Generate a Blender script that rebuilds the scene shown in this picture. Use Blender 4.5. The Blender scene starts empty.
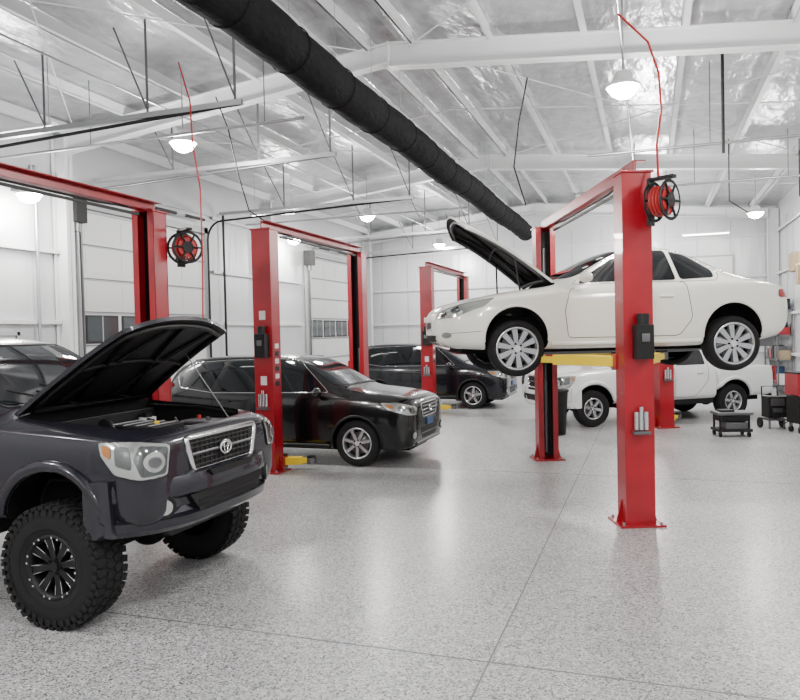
import bpy, bmesh, math, random
from mathutils import Vector, Matrix
from mathutils.bvhtree import BVHTree
random.seed(4)
SC=bpy.context.scene; COL=SC.collection
pi=math.pi
# ---------------------------------------------------------------- materials
def M(name,col,rough=.5,metal=0.,coat=0.,emit=0.,bump=None,spec=.5,var=None):
    m=bpy.data.materials.new(name); m.use_nodes=True
    nt=m.node_tree; b=nt.nodes['Principled BSDF']
    b.inputs['Base Color'].default_value=(*col,1); b.inputs['Roughness'].default_value=rough
    b.inputs['Metallic'].default_value=metal; b.inputs['Coat Weight'].default_value=coat
    b.inputs['Coat Roughness'].default_value=.04
    b.inputs['Specular IOR Level'].default_value=spec
    if emit: 
        b.inputs['Emission Color'].default_value=(*col,1); b.inputs['Emission Strength'].default_value=emit
    tc=nt.nodes.new('ShaderNodeTexCoord')
    if bump:
        sc,st,stretch=bump
        mp=nt.nodes.new('ShaderNodeMapping'); mp.inputs['Scale'].default_value=stretch
        n=nt.nodes.new('ShaderNodeTexNoise'); n.inputs['Scale'].default_value=sc; n.inputs['Detail'].default_value=4
        bp=nt.nodes.new('ShaderNodeBump'); bp.inputs['Strength'].default_value=st; bp.inputs['Distance'].default_value=.05
        nt.links.new(tc.outputs['Object'],mp.inputs[0]); nt.links.new(mp.outputs[0],n.inputs['Vector'])
        nt.links.new(n.outputs['Fac'],bp.inputs['Height']); nt.links.new(bp.outputs[0],b.inputs['Normal'])
    if var:
        n=nt.nodes.new('ShaderNodeTexNoise'); n.inputs['Scale'].default_value=var[0]; n.inputs['Detail'].default_value=5
        r=nt.nodes.new('ShaderNodeValToRGB')
        r.color_ramp.elements[0].position=.3; r.color_ramp.elements[1].position=.7
        r.color_ramp.elements[0].color=(*[c*(1-var[1]) for c in col],1); r.color_ramp.elements[1].color=(*[min(1,c*(1+var[1]*.5)) for c in col],1)
        nt.links.new(tc.outputs['Object'],n.inputs['Vector']); nt.links.new(n.outputs['Fac'],r.inputs[0]); nt.links.new(r.outputs[0],b.inputs['Base Color'])
    return m
RED=M('red_powdercoat',(.33,.003,.012),.32,0,.2,var=(3,.2))
YEL=M('yellow_paint',(.85,.6,.02),.4)
BLK=M('black_plastic',(.006,.006,.0065),.5,spec=.35)
RUB=M('tyre_rubber',(.010,.010,.0105),.8,spec=.3)
DARK=M('underbody_dark',(.004,.004,.004),.85,spec=.2)
STEEL=M('galvanised_steel',(.42,.43,.44),.35,.9)
GREYM=M('grey_metal',(.16,.16,.17),.4,.8)
CHR=M('chrome',(.8,.8,.81),.1,1)
ALLOY=M('alloy_silver',(.50,.51,.53),.25,.85)
GLS=M('car_glass',(.004,.005,.006),.04,0,.2,spec=.5)
GLSL=M('windshield_glass',(.016,.019,.022),.05,0,.3)
WGL=M('window_glass',(.05,.06,.065),.08,0,.3)
LENS=M('headlamp_lens',(.46,.48,.46),.10,.6,.8)
LENSD=M('headlamp_reflector',(.13,.14,.14),.12,.8,.8)
AMB=M('amber_lens',(.4,.14,.03),.15,0,.6)
TAIL=M('tail_lens',(.3,.01,.01),.15,0,.6)
P_CHAR=M('charcoal_paint',(.016,.016,.024),.26,.4,.6)
P_BLK=M('black_paint',(.002,.002,.0025),.2,.0,.6,spec=.4)
P_NAVY=M('dark_navy_paint',(.003,.004,.007),.2,.0,.6,spec=.4)
P_WHT=M('white_paint',(.78,.765,.70),.2,0,.7)
P_WH2=M('white_truck_paint',(.78,.79,.80),.2,0,.7)
WALLM=M('white_liner_panel',(.56,.57,.585),.32,.15,bump=(2.2,.6,(1,1,.15)))
CEILM=M('silver_foil_insulation',(.55,.56,.58),.28,.65,bump=(3.2,1.0,(1.2,.45,1)),var=(5,.18))
STRUCT=M('white_structural_steel',(.60,.61,.62),.4)
DOORM=M('garage_door_panel',(.60,.61,.615),.4)
FRM=M('door_frame_trim',(.34,.35,.36),.4)
DUCTM=M('black_duct_fabric',(.003,.003,.004),.85,bump=(16,.5,(1,.35,1)),spec=.15)
WHT=M('white_plastic',(.7,.7,.7),.4)
LAMP=M('lamp_emitter',(1,.96,.88),.5,emit=200)
BEIGE=M('cardboard',(.35,.27,.17),.8)
BLUE=M('blue_plastic',(.03,.08,.2),.4)
HOSE=M('red_hose',(.4,.015,.015),.45)
def floor_mat():
    m=bpy.data.materials.new('epoxy_flake_floor'); m.use_nodes=True; nt=m.node_tree; b=nt.nodes['Principled BSDF']
    N=nt.nodes.new; L=nt.links.new
    tc=N('ShaderNodeTexCoord')
    v=N('ShaderNodeTexVoronoi'); v.inputs['Scale'].default_value=105
    L(tc.outputs['Object'],v.inputs['Vector'])
    sep=N('ShaderNodeSeparateColor'); L(v.outputs['Color'],sep.inputs[0])
    r=N('ShaderNodeValToRGB'); cr=r.color_ramp
    cr.interpolation='CONSTANT'
    cr.elements[0].position=0; cr.elements[0].color=(.09,.09,.095,1)
    cr.elements[1].position=.13; cr.elements[1].color=(.27,.27,.28,1)
    for p,c in ((.30,.42),(.60,.51),(.85,.67)):
        e=cr.elements.new(p); e.color=(c,c,c*1.01,1)
    L(sep.outputs[0],r.inputs[0])
    v2=N('ShaderNodeTexVoronoi'); v2.inputs['Scale'].default_value=45
    L(tc.outputs['Object'],v2.inputs['Vector'])
    sep2=N('ShaderNodeSeparateColor'); L(v2.outputs['Color'],sep2.inputs[0])
    r2=N('ShaderNodeValToRGB'); r2.color_ramp.elements[0].position=.0; r2.color_ramp.elements[0].color=(.72,.72,.73,1)
    r2.color_ramp.elements[1].position=.5; r2.color_ramp.elements[1].color=(1,1,1,1)
    L(sep2.outputs[1],r2.inputs[0])
    n=N('ShaderNodeTexNoise'); n.inputs['Scale'].default_value=1.2; n.inputs['Detail'].default_value=6
    L(tc.outputs['Object'],n.inputs['Vector'])
    r3=N('ShaderNodeValToRGB'); r3.color_ramp.elements[0].position=.3; r3.color_ramp.elements[0].color=(.90,.90,.90,1)
    r3.color_ramp.elements[1].position=.7; r3.color_ramp.elements[1].color=(1,1,1,1)
    L(n.outputs['Fac'],r3.inputs[0])
    m1=N('ShaderNodeMix'); m1.data_type='RGBA'; m1.blend_type='MULTIPLY'; m1.inputs[0].default_value=1
    L(r.outputs[0],m1.inputs[6]); L(r2.outputs[0],m1.inputs[7])
    m2=N('ShaderNodeMix'); m2.data_type='RGBA'; m2.blend_type='MULTIPLY'; m2.inputs[0].default_value=1
    L(m1.outputs[2],m2.inputs[6]); L(r3.outputs[0],m2.inputs[7])
    L(m2.outputs[2],b.inputs['Base Color'])
    b.inputs['Roughness'].default_value=.38; b.inputs['Coat Weight'].default_value=.3; b.inputs['Coat Roughness'].default_value=.22
    return m
FLOORM=floor_mat()
# ---------------------------------------------------------------- mesh builder
class MB:
    def __init__(s): s.V=[];s.F=[];s.I=[];s.S=[];s.mats=[]
    def mi(s,m):
        if m not in s.mats: s.mats.append(m)
        return s.mats.index(m)
    def raw(s,V,F,mat,smooth=False,T=None):
        o=len(s.V); k=s.mi(mat)
        for v in V:
            v=Vector(v); s.V.append(T@v if T else v)
        for f in F: s.F.append([i+o for i in f]); s.I.append(k); s.S.append(smooth)
    def box(s,c,d,mat,R=None,T=None):
        c=Vector(c); x,y,z=[q/2 for q in d]
        V=[Vector((i,j,k)) for k in(-z,z) for j in(-y,y) for i in(-x,x)]
        if R: V=[R@v for v in V]
        s.raw([v+c for v in V],[(0,2,3,1),(4,5,7,6),(0,1,5,4),(2,6,7,3),(0,4,6,2),(1,3,7,5)],mat,False,T)
    def bb(s,x0,x1,y0,y1,z0,z1,mat): s.box(((x0+x1)/2,(y0+y1)/2,(z0+z1)/2),(x1-x0,y1-y0,z1-z0),mat)
    def hexa(s,P,mat): s.raw(P,[(0,3,2,1),(4,5,6,7),(0,1,5,4),(1,2,6,5),(2,3,7,6),(3,0,4,7)],mat)
    def cyl(s,p0,p1,r0,mat,r1=None,n=16,caps=True):
        p0=Vector(p0);p1=Vector(p1); r1=r0 if r1 is None else r1
        a=(p1-p0).normalized(); u=a.orthogonal().normalized(); w=a.cross(u)
        V=[];F=[]
        for p,r in((p0,r0),(p1,r1)):
            for i in range(n):
                t=2*pi*i/n; V.append(p+u*(r*math.cos(t))+w*(r*math.sin(t)))
        for i in range(n): F.append((i,(i+1)%n,n+(i+1)%n,n+i))
        s.raw(V,F,mat,True)
        if caps: s.raw(V,[tuple(range(n))[::-1],tuple(range(n,2*n))],mat,False)
    def tube(s,P,r,mat,n=8,closed=False,flat=None):
        P=[Vector(p) for p in P]; V=[];F=[];m=len(P); u=None
        for i,p in enumerate(P):
            if closed: t=(P[(i+1)%m]-P[i-1])
            else: t=P[min(i+1,m-1)]-P[max(i-1,0)]
            if t.length<1e-9: t=Vector((0,0,1))
            t.normalize()
            if u is None: u=t.orthogonal().normalized()
            u=(u-t*u.dot(t)); u=u.normalized() if u.length>1e-6 else t.orthogonal().normalized()
            w=t.cross(u); rr=r[i] if isinstance(r,(list,tuple)) else r
            for k in range(n):
                a=2*pi*k/n; V.append(p+u*(rr*math.cos(a))+w*(rr*math.sin(a)))
        for i in range(m if closed else m-1):
            j=(i+1)%m
            for k in range(n): F.append((i*n+k,i*n+(k+1)%n,j*n+(k+1)%n,j*n+k))
        s.raw(V,F,mat,True)
        if not closed: s.raw(V,[tuple(range(n))[::-1],tuple(range((m-1)*n,m*n))],mat)
    def lathe(s,prof,c,axis,mat,n=40,closed=False):
        c=Vector(c);a=Vector(axis).normalized();u=a.orthogonal().normalized();w=a.cross(u);V=[];F=[]
        for r,h in prof:
            for i in range(n):
                t=2*pi*i/n; V.append(c+a*h+u*(r*math.cos(t))+w*(r*math.sin(t)))
        m=len(prof)
        for j in range(m if closed else m-1):
            q=(j+1)%m
            for i in range(n): F.append((j*n+i,j*n+(i+1)%n,q*n+(i+1)%n,q*n+i))
        s.raw(V,F,mat,True)
    def ell(s,c,r,mat,n=16,m=10):
        V=[];F=[];c=Vector(c)
        for j in range(m+1):
            ph=pi*j/m
            for i in range(n):
                t=2*pi*i/n; V.append(c+Vector((r[0]*math.sin(ph)*math.cos(t),r[1]*math.sin(ph)*math.sin(t),r[2]*math.cos(ph))))
        for j in range(m):
            for i in range(n): F.append((j*n+i,j*n+(i+1)%n,(j+1)*n+(i+1)%n,(j+1)*n+i))
        s.raw(V,F,mat,True)
    def prism(s,O,ax,d0,d1,mat):
        f={'x':lambda a,b,d:(d,a,b),'y':lambda a,b,d:(a,d,b),'z':lambda a,b,d:(a,b,d)}[ax]
        n=len(O); V=[f(a,b,d0) for a,b in O]+[f(a,b,d1) for a,b in O]
        s.raw(V,[tuple(range(n))[::-1],tuple(range(n,2*n))]+[(i,(i+1)%n,n+(i+1)%n,n+i) for i in range(n)],mat)
    def grid(s,R,mat,smooth=True,closed=False):
        n=len(R[0]); V=[p for r in R for p in r]; F=[]
        for j in range(len(R)-1):
            for i in range(n if closed else n-1): F.append((j*n+i,j*n+(i+1)%n,(j+1)*n+(i+1)%n,(j+1)*n+i))
        s.raw(V,F,mat,smooth)
    def build(s,name,parent=None,bevel=0,loc=None,rot=0,angle=0):
        me=bpy.data.meshes.new(name); me.from_pydata([tuple(v) for v in s.V],[],s.F)
        for m in s.mats: me.materials.append(m)
        for i,p in enumerate(me.polygons): p.material_index=s.I[i]; p.use_smooth=s.S[i]
        bm=bmesh.new(); bm.from_mesh(me); bmesh.ops.recalc_face_normals(bm,faces=bm.faces[:]); bm.to_mesh(me); bm.free()
        if angle: me.set_sharp_from_angle(angle=angle)
        o=bpy.data.objects.new(name,me); COL.objects.link(o)
        if parent: o.parent=parent
        if loc is not None: o.location=loc
        if rot: o.rotation_euler=(0,0,rot)
        if bevel:
            b=o.modifiers.new('b','BEVEL'); b.width=bevel; b.segments=2; b.limit_method='ANGLE'; b.angle_limit=.8
        return o
def empty(name,loc,rotz=0,rot=None):
    e=bpy.data.objects.new(name,None); COL.objects.link(e); e.location=loc
    e.rotation_euler=rot if rot else (0,0,rotz); e.empty_display_size=.2
    return e
def rnd(P,r=.04,k=4):
    out=[];n=len(P)
    for i in range(n):
        p=Vector(P[i]);a=Vector(P[i-1]);b=Vector(P[(i+1)%n])
        da=(a-p);db=(b-p); ra=min(r,da.length*.45); rb=min(r,db.length*.45)
        q0=p+da.normalized()*ra; q1=p+db.normalized()*rb
        for j in range(k+1):
            t=j/k; out.append(tuple(q0*(1-t)**2+p*(2*t*(1-t))+q1*t*t))
    return out
def ello(cx,cy,rx,ry,n=20): return [(cx+rx*math.cos(2*pi*i/n),cy+ry*math.sin(2*pi*i/n)) for i in range(n)]
# ---------------------------------------------------------------- projection onto bodies
class Proj:
    def __init__(s,obj):
        dg=bpy.context.evaluated_depsgraph_get(); s.b=BVHTree.FromObject(obj,dg)
    def frame(s,mode,ang=0):
        if mode=='side': return Vector((0,3,0)),Vector((1,0,0)),Vector((0,0,1)),Vector((0,-1,0))
        if mode=='front': return Vector((6,0,0)),Vector((0,1,0)),Vector((0,0,1)),Vector((-1,0,0))
        if mode=='back': return Vector((-6,0,0)),Vector((0,1,0)),Vector((0,0,1)),Vector((1,0,0))
        if mode=='top': return Vector((0,0,4)),Vector((1,0,0)),Vector((0,1,0)),Vector((0,0,-1))
        if mode=='diag':
            x,y,a=ang; d=Vector((-math.cos(a),-math.sin(a),0)); 
            return Vector((x,y,0))-d*2, Vector((-math.sin(a),math.cos(a),0)),Vector((0,0,1)),d
    def pt(s,fr,a,b,off):
        O,U,V,D=fr; h=s.b.ray_cast(O+U*a+V*b,D,12)
        if h[0] is None: return None
        n=h[1]
        if n.dot(D)>0: n=-n
        return h[0]+n*off
    def patch(s,mb,P,mode,mat,off=.005,step=.06,mir=True,ang=0):
        fr=s.frame(mode,ang); bm=bmesh.new(); vs=[bm.verts.new((a,b,0)) for a,b in P]; bm.faces.new(vs)
        for ax in(0,1):
            lo=min(p[ax] for p in P);hi=max(p[ax] for p in P);k=int((hi-lo)/step)
            for i in range(1,k+1):
                co=[0,0,0];co[ax]=lo+(hi-lo)*i/(k+1);no=[0,0,0];no[ax]=1
                bmesh.ops.bisect_plane(bm,geom=bm.verts[:]+bm.edges[:]+bm.faces[:],plane_co=co,plane_no=no)
        bm.verts.index_update(); V=[];ok=[]
        for v in bm.verts:
            p=s.pt(fr,v.co.x,v.co.y,off); ok.append(p is not None); V.append(p or Vector((0,0,0)))
        F=[[v.index for v in f.verts] for f in bm.faces if all(ok[v.index] for v in f.verts)]
        bm.free()
        mb.raw(V,F,mat,True)
        if mir: mb.raw([(v.x,-v.y,v.z) for v in V],F,mat,True)
    def line(s,mb,P,mode,mat,r=.004,off=0,mir=True,ang=0,closed=False,step=.04,n=6):
        fr=s.frame(mode,ang); Q=[]
        PP=list(P)+([P[0]] if closed else [])
        for i in range(len(PP)-1):
            a=Vector(PP[i]);b=Vector(PP[i+1]);k=max(1,int((b-a).length/step))
            for j in range(k): Q.append(a.lerp(b,j/k))
        if not closed: Q.append(Vector(PP[-1]))
        R=[s.pt(fr,q.x,q.y,off) for q in Q]; R=[q for q in R if q is not None]
        if len(R)<2: return
        mb.tube(R,r,mat,n=n,closed=closed)
        if mir: mb.tube([(q.x,-q.y,q.z) for q in R],r,mat,n=n,closed=closed)
# ---------------------------------------------------------------- car tools
def sec(zb,w,zsh,zt,wr):
    return [(0,zb),(w*.55,zb),(w*.9,zb+.01),(w*.985,zb+.10),(w,zb*.5+zsh*.5),(w*.988,zsh-.10),(w*.955,zsh-.012),
            (w*.95+(wr-w*.95)*.12,zsh+(zt-zsh)*.12),(wr,zt-min(.06,.3*(zt-zsh))),(wr*.75,zt-.008),(0,zt)]
def dims(me):
    if len(me.vertices)==0: return Vector((0,0,0)),0
    lo=Vector([min(v.co[i] for v in me.vertices) for i in range(3)]);hi=Vector([max(v.co[i] for v in me.vertices) for i in range(3)])
    bm=bmesh.new(); bm.from_mesh(me); vol=abs(bm.calc_volume()); bm.free()
    return hi-lo,vol
def baked(o):
    bpy.context.view_layer.update()
    dg=bpy.context.evaluated_depsgraph_get(); dg.update(); return bpy.data.meshes.new_from_object(o.evaluated_get(dg))
def loft(name,ST,paint,cut,parent,dz=0,sub=2,cr=.45):
    mb=MB(); R=[]
    for st in ST:
        x=st[0]; h=sec(*st[1:]); ring=[(x,y,z+dz) for y,z in h]+[(x,-y,z+dz) for y,z in h[-2:0:-1]]
        R.append(ring)
    n=len(R[0]); V=[p for r in R for p in r];F=[]
    for j in range(len(R)-1):
        for i in range(n): F.append((j*n+i,j*n+(i+1)%n,(j+1)*n+(i+1)%n,(j+1)*n+i))
    F.append(tuple(range(n))[::-1]); F.append(tuple(range((len(R)-1)*n,len(R)*n)))
    mb.raw(V,F,paint,True); o=mb.build(name)
    me=o.data
    at=me.attributes.new('crease_edge','FLOAT','EDGE')
    for e in me.edges:
        a,b=e.vertices
        if a//n!=b//n and a%n==b%n:
            k=a%n; k=min(k,n-k)
            if k==6: at.data[e.index].value=cr
            elif k==8: at.data[e.index].value=cr*.5
            elif k in(2,3): at.data[e.index].value=cr*.6
    ss=o.modifiers.new('s','SUBSURF'); ss.levels=sub; ss.render_levels=sub
    me=baked(o); o.modifiers.clear(); o.data=me
    for k,c in enumerate(cut):
        d0,v0=dims(o.data); done=False
        for tr in range(4):
            co=c.build('cut%d'%k); co.location=(.0013*tr,.0007*tr,.0011*tr)
            m=o.modifiers.new('c','BOOLEAN'); m.operation='DIFFERENCE'; m.solver='EXACT' if tr<3 else 'FAST'; m.object=co
            try: m.material_mode='TRANSFER'
            except Exception: pass
            me=baked(o); o.modifiers.clear(); bpy.data.objects.remove(co)
            d1,v1=dims(me)
            if (d1-d0).length<.12 and v1>v0*.6: o.data=me; done=True; break
        if not done: print('BOOL FAIL',name,k)
    me=o.data
    me.shade_smooth(); me.set_sharp_from_angle(angle=.7)
    bpy.context.view_layer.update()
    pr=Proj(o); o.parent=parent
    return o,pr
def archcut(xs,zc,r,w,depth=.36):
    L=[]
    for x in xs:
        for sgn in(1,-1):
            m=MB(); m.cyl((x,sgn*(w-depth),zc),(x,sgn*(w+.3),zc),r,DARK,n=48)
            L.append(m)
    return L
def wheel(parent,loc,r,w,rim,style,side):
    m=MB(); A=(0,side,0)
    m.lathe([(rim,-w*.42),(rim+.3*(r-rim),-w*.5),(r-.045,-w*.49),(r-.012,-w*.42),(r,-w*.25),(r,w*.25),(r-.012,w*.42),(r-.045,w*.49),(rim+.3*(r-rim),w*.5),(rim+.01,w*.44),(rim,w*.42)],(0,0,0),A,RUB,56)
    tread=style=='offroad'
    if tread:
        nl=40
        for i in range(nl):
            for row,(yy,ln,wd,sk) in enumerate(((-.40,.046,.060,.15),(-.135,.044,.060,-.4),(.135,.044,.060,.4),(.40,.046,.060,-.15))):
                a=2*pi*(i+.5*(row%2))/nl; R=Matrix.Rotation(-a*1,3,'Y'); rr=r-.002 if abs(yy)<.3 else r-.008
                c=R@Vector((rr,0,0)); c.y=yy*w
                m.box(c,(.024,wd,ln),RUB,R=R@Matrix.Rotation(sk,3,'X'))
        for i in range(nl):
            a=2*pi*(i+.5)/nl; R=Matrix.Rotation(-a,3,'Y'); c=R@Vector((r-.045,0,0)); c.y=side*w*.49
            m.box(c,(.045,.016,.034),RUB,R=R)
        m.lathe([(rim+.05,w*.50),(rim+.055,w*.508),(rim+.06,w*.50)],(0,0,0),A,RUB,48)
    rm={'offroad':BLK}.get(style,ALLOY)
    m.lathe([(rim+.004,w*.43),(rim-.008,w*.46),(rim-.018,w*.44),(rim-.03,w*.30),(rim-.035,-w*.4)],(0,0,0),A,rm if style!='offroad' else BLK,48)
    m.lathe([(rim-.03,-w*.1),(0.001,-w*.1)],(0,0,0),A,DARK,32)
    m.lathe([(rim*.72,0),(rim*.72,w*.04),(.001,w*.04)],(0,0,0),A,GREYM if style!='s10' else ALLOY,32)
    n,wi,wo,prs={'offroad':(8,.05,.075,0),'s7':(7,.06,.06,0),'s10':(10,.052,.088,0),'s6':(6,.07,.08,0),'s5':(5,.09,.07,0)}[style]
    y0=w*.20;y1=w*.36
    for i in range(n):
        a=2*pi*i/n+.2; R=Vector((math.cos(a),0,math.sin(a)));T=Vector((-math.sin(a),0,math.cos(a)));Y=Vector((0,side,0))
        ra=.12*rim+.01; rb=rim-.02
        P=[R*ra-T*wi/2+Y*(y0-.02),R*ra+T*wi/2+Y*(y0-.02),R*rb+T*wo/2+Y*(y1-.035),R*rb-T*wo/2+Y*(y1-.035),
           R*ra-T*wi/2*.8+Y*(y0+.03),R*ra+T*wi/2*.8+Y*(y0+.03),R*rb+T*wo/2*.75+Y*y1,R*rb-T*wo/2*.75+Y*y1]
        m.hexa(P,rm)
        if style=='offroad':
            for q in(-1,1):
                c0=R*(rim*.45)+T*q*wi*.42+Y*(w*.31); c1=R*(rb-.01)+T*q*wo*.42+Y*(y1+.002)
                m.tube([c0,c1],.0035,ALLOY,n=5)
            for q in(-.12,.12):
                b=a+pi/n+q; c=Vector((math.cos(b),0,math.sin(b)))*(rim-.012); m.cyl(c+Y*w*.42,c+Y*w*.475,.008,CHR,n=8)
    m.cyl(Vector((0,side*y0*.3,0)),Vector((0,side*(y0+.03),0)),.32*rim,rm,r1=.27*rim,n=28)
    m.cyl(Vector((0,side*(y0+.03),0)),Vector((0,side*(y0+.045),0)),.15*rim,BLK if style=='offroad' else CHR,n=20)
    for i in range(5):
        a=2*pi*i/5; c=Vector((math.cos(a),0,math.sin(a)))*(.225*rim)
        m.cyl(c+Vector((0,side*(y0+.02),0)),c+Vector((0,side*(y0+.04),0)),.012,DARK,n=8)
    return m.build('wheel',parent,loc=loc)
def hood(parent,hx,hz,ln,wr,wf,ang,paint,under,crown=.05,drop=.05,nose=.10,rib=None):
    ca,sa=math.cos(ang),math.sin(ang); rib=rib or under
    def P(t,s,o):
        q=abs(s)
        l=ln-nose*q**2.5; w=wr+(wf-wr)*t
        X=t*l; Z=crown*(1-s*s)-drop*t**3+o
        return (hx+ca*X-sa*Z, s*w, hz+sa*X+ca*Z)
    m=MB(); n=16
    T=[[P(i/n,-1+2*j/n,0) for j in range(n+1)] for i in range(n+1)]
    B=[[P(.01+.98*i/n,(-1+2*j/n)*.985,-.03) for j in range(n+1)] for i in range(n+1)]
    m.grid(T,paint); m.grid(B,under)
    e=lambda G:[G[i][0] for i in range(n)]+[G[n][j] for j in range(n)]+[G[i][n] for i in range(n,0,-1)]+[G[0][j] for j in range(n,0,-1)]
    a,b=e(T),e(B); m.grid([a+[a[0]],b+[b[0]]],paint)
    per=[P(.06,-.88,-.045)]+[P(.06+.86*k/8,-.88,-.045) for k in range(1,9)]+[P(.93,-.6+1.2*k/6,-.045) for k in range(7)]+[P(.92-.86*k/8,.88,-.045) for k in range(9)]
    m.tube(per,.022,rib,n=6,closed=True)
    for s0,s1 in((-.55,-.1),(.55,.1),(-.25,-.7),(.25,.7)):
        m.tube([P(.08+.82*k/6,s0+(s1-s0)*k/6,-.04) for k in range(7)],.018,under,n=6)
    m.tube([P(.5,-.85+1.7*k/8,-.04) for k in range(9)],.018,under,n=6)
    m.build('hood',parent)
    return P
# ---------------------------------------------------------------- pickup
def pickup(name,loc,rot,paint,dz,rt,wt,rim,style,opn,track,black_lower=True):
    E=empty(name,loc,rot); L=3.4; F=L/2; AR=.445 if opn else .47
    ST=[(.79,.60,.70,.93,1.00,.56),(.775,.50,.84,.98,1.06,.66),(.66,.44,.905,1.04,1.12,.72),(.3,.44,.925,1.08,1.16,.74),(-.1,.44,.935,1.10,1.19,.75),
        (-.45,.44,.94,1.12,1.21,.75),(-.62,.44,.94,1.13,1.25,.74),(-.98,.44,.94,1.13,1.53,.69),(-1.28,.44,.94,1.13,1.73,.65),(-1.55,.44,.94,1.13,1.79,.64),
        (-2.2,.44,.94,1.13,1.80,.64),(-2.68,.44,.94,1.13,1.77,.64),(-2.86,.44,.94,1.13,1.70,.65),(-2.93,.44,.935,1.13,1.2,.72),(-2.97,.46,.92,1.10,1.13,.72)]
    ST=[(s[0]+F,)+s[1:] for s in ST]
    cuts=archcut([F],.42+dz,AR,.94)
    if opn:
        c=MB(); c.prism(rnd([(F-.47,-.74),(F+.50,-.70),(F+.66,-.45),(F+.70,0),(F+.66,.45),(F+.50,.70),(F-.47,.74)],.05),'z',.72+dz,1.6+dz,DARK); cuts.append(c)
    b,pr=loft('cab_body',ST,paint,cuts,E,dz,3 if opn else 2,.6)
    SB=[(-2.99,.50,.90,1.08,1.11,.80),(-3.02,.46,.935,1.12,1.13,.86),(-3.4,.46,.94,1.12,1.13,.86),(-4.0,.46,.94,1.12,1.13,.86),(-4.42,.46,.935,1.12,1.13,.86),(-4.47,.50,.90,1.08,1.11,.80)]
    SB=[(s[0]+F,)+s[1:] for s in SB]
    c=MB(); c.bb(F-4.38,F-3.08,-.78,.78,.62+dz,1.6+dz,BLK)
    b2,pb=loft('bed_body',SB,paint,[c]+archcut([-F],.42+dz,.45,.94),E,dz,2)
    t=MB(); Z=dz
    pr.patch(t,rnd([(-.68,1.27+Z),(.68,1.27+Z),(.56,1.70+Z),(-.56,1.70+Z)],.06),'front',GLSL,mir=False)
    pr.line(t,rnd([(-.70,1.25+Z),(.70,1.25+Z),(.575,1.715+Z),(-.575,1.715+Z)],.06),'front',BLK,r=.01,mir=False,closed=True)
    pr.patch(t,rnd([(F-1.02,1.20+Z),(F-1.30,1.62+Z),(F-1.83,1.66+Z),(F-1.86,1.19+Z)],.05),'side',GLS)
    pr.patch(t,rnd([(F-1.96,1.19+Z),(F-1.93,1.66+Z),(F-2.55,1.64+Z),(F-2.68,1.45+Z),(F-2.70,1.19+Z)],.05),'side',GLS)
    pr.patch(t,rnd([(-.6,1.25+Z),(.6,1.25+Z),(.52,1.62+Z),(-.52,1.62+Z)],.05),'back',GLS,mir=False)
    pr.line(t,rnd([(F-.92,1.12+Z),(F-.90,.62+Z),(F-.98,.52+Z),(F-1.90,.52+Z),(F-1.90,1.68+Z),(F-1.33,1.67+Z),(F-1.0,1.2+Z)],.05),'side',DARK,closed=False)
    pr.line(t,rnd([(F-1.91,.52+Z),(F-2.40,.52+Z),(F-2.72,.85+Z),(F-2.78,1.45+Z),(F-2.62,1.68+Z),(F-1.91,1.68+Z)],.05),'side',DARK,closed=False)
    for x in(F-1.80,F-2.60): pr.line(t,[(x,1.02+Z),(x+.16,1.02+Z)],'side',paint,r=.018,off=.03)
    for x,p,r0 in((F,pr,AR+.01),(-F,pb,.46)):
        for wd,mt,rr in((.045,paint,r0+.012),(.02,BLK,r0-.012)):
            P=[(x+rr*math.cos(a),.42+Z+rr*math.sin(a)) for a in [ -.25+(pi+.5)*k/22 for k in range(23)]]
            P=[q for q in P if q[1]>.47+Z]
            p.line(t,P,'side',mt,r=wd,off=.0,n=10)
    t.bb(F-2.9,F-.55,-.86,.86,.36+Z,.50+Z,BLK)
    g=rnd([(-.47,1.025+Z),(.47,1.025+Z),(.39,.78+Z),(-.39,.78+Z)],.04)
    pr.patch(t,g,'front',BLK,off=.006,mir=False)
    pr.line(t,g,'front',CHR,r=.022,off=.008,mir=False,closed=True,n=10)
    pr.line(t,[(-.44,.905+Z),(.44,.905+Z)],'front',GREYM,r=.013,off=.01,mir=False)
    for zz in(.82,.86,.95,.985): pr.line(t,[(-.42,zz+Z),(.42,zz+Z)],'front',BLK,r=.007,off=.010,mir=False)
    for yy in [-.36+.06*k for k in range(13)]: pr.line(t,[(yy,.80+Z),(yy,1.0+Z)],'front',BLK,r=.005,off=.010,mir=False)
    pr.line(t,ello(0,.905+Z,.072,.05),'front',CHR,r=.009,off=.03,mir=False,closed=True)
    pr.line(t,ello(0,.907+Z,.026,.046),'front',CHR,r=.006,off=.032,mir=False,closed=True)
    pr.line(t,ello(0,.922+Z,.048,.018),'front',CHR,r=.006,off=.032,mir=False,closed=True)
    hc=(F+.62,.72,.72)
    H=rnd([(-.135,.815+Z),(-.165,1.015+Z),(.05,1.045+Z),(.27,1.05+Z),(.26,.96+Z),(.19,.84+Z),(.06,.805+Z)],.02)
    pr.patch(t,H,'diag',LENS,off=.012,step=.03,ang=hc)
    pr.line(t,H,'diag',BLK,r=.007,off=.006,ang=hc,closed=True)
    pr.patch(t,rnd([(-.12,.83+Z),(-.145,1.0+Z),(.04,1.02+Z),(.08,.94+Z),(.04,.825+Z)],.02),'diag',LENSD,off=.016,step=.03,ang=hc)
    pr.patch(t,ello(-.045,.915+Z,.068,.065),'diag',LENS,off=.020,step=.03,ang=hc)
    pr.patch(t,ello(-.045,.915+Z,.040,.036),'diag',GREYM,off=.024,step=.03,ang=hc)
    pr.patch(t,rnd([(.09,.87+Z),(.10,1.02+Z),(.18,1.03+Z),(.18,.90+Z)],.02),'diag',LENSD,off=.018,step=.03,ang=hc)
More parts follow.
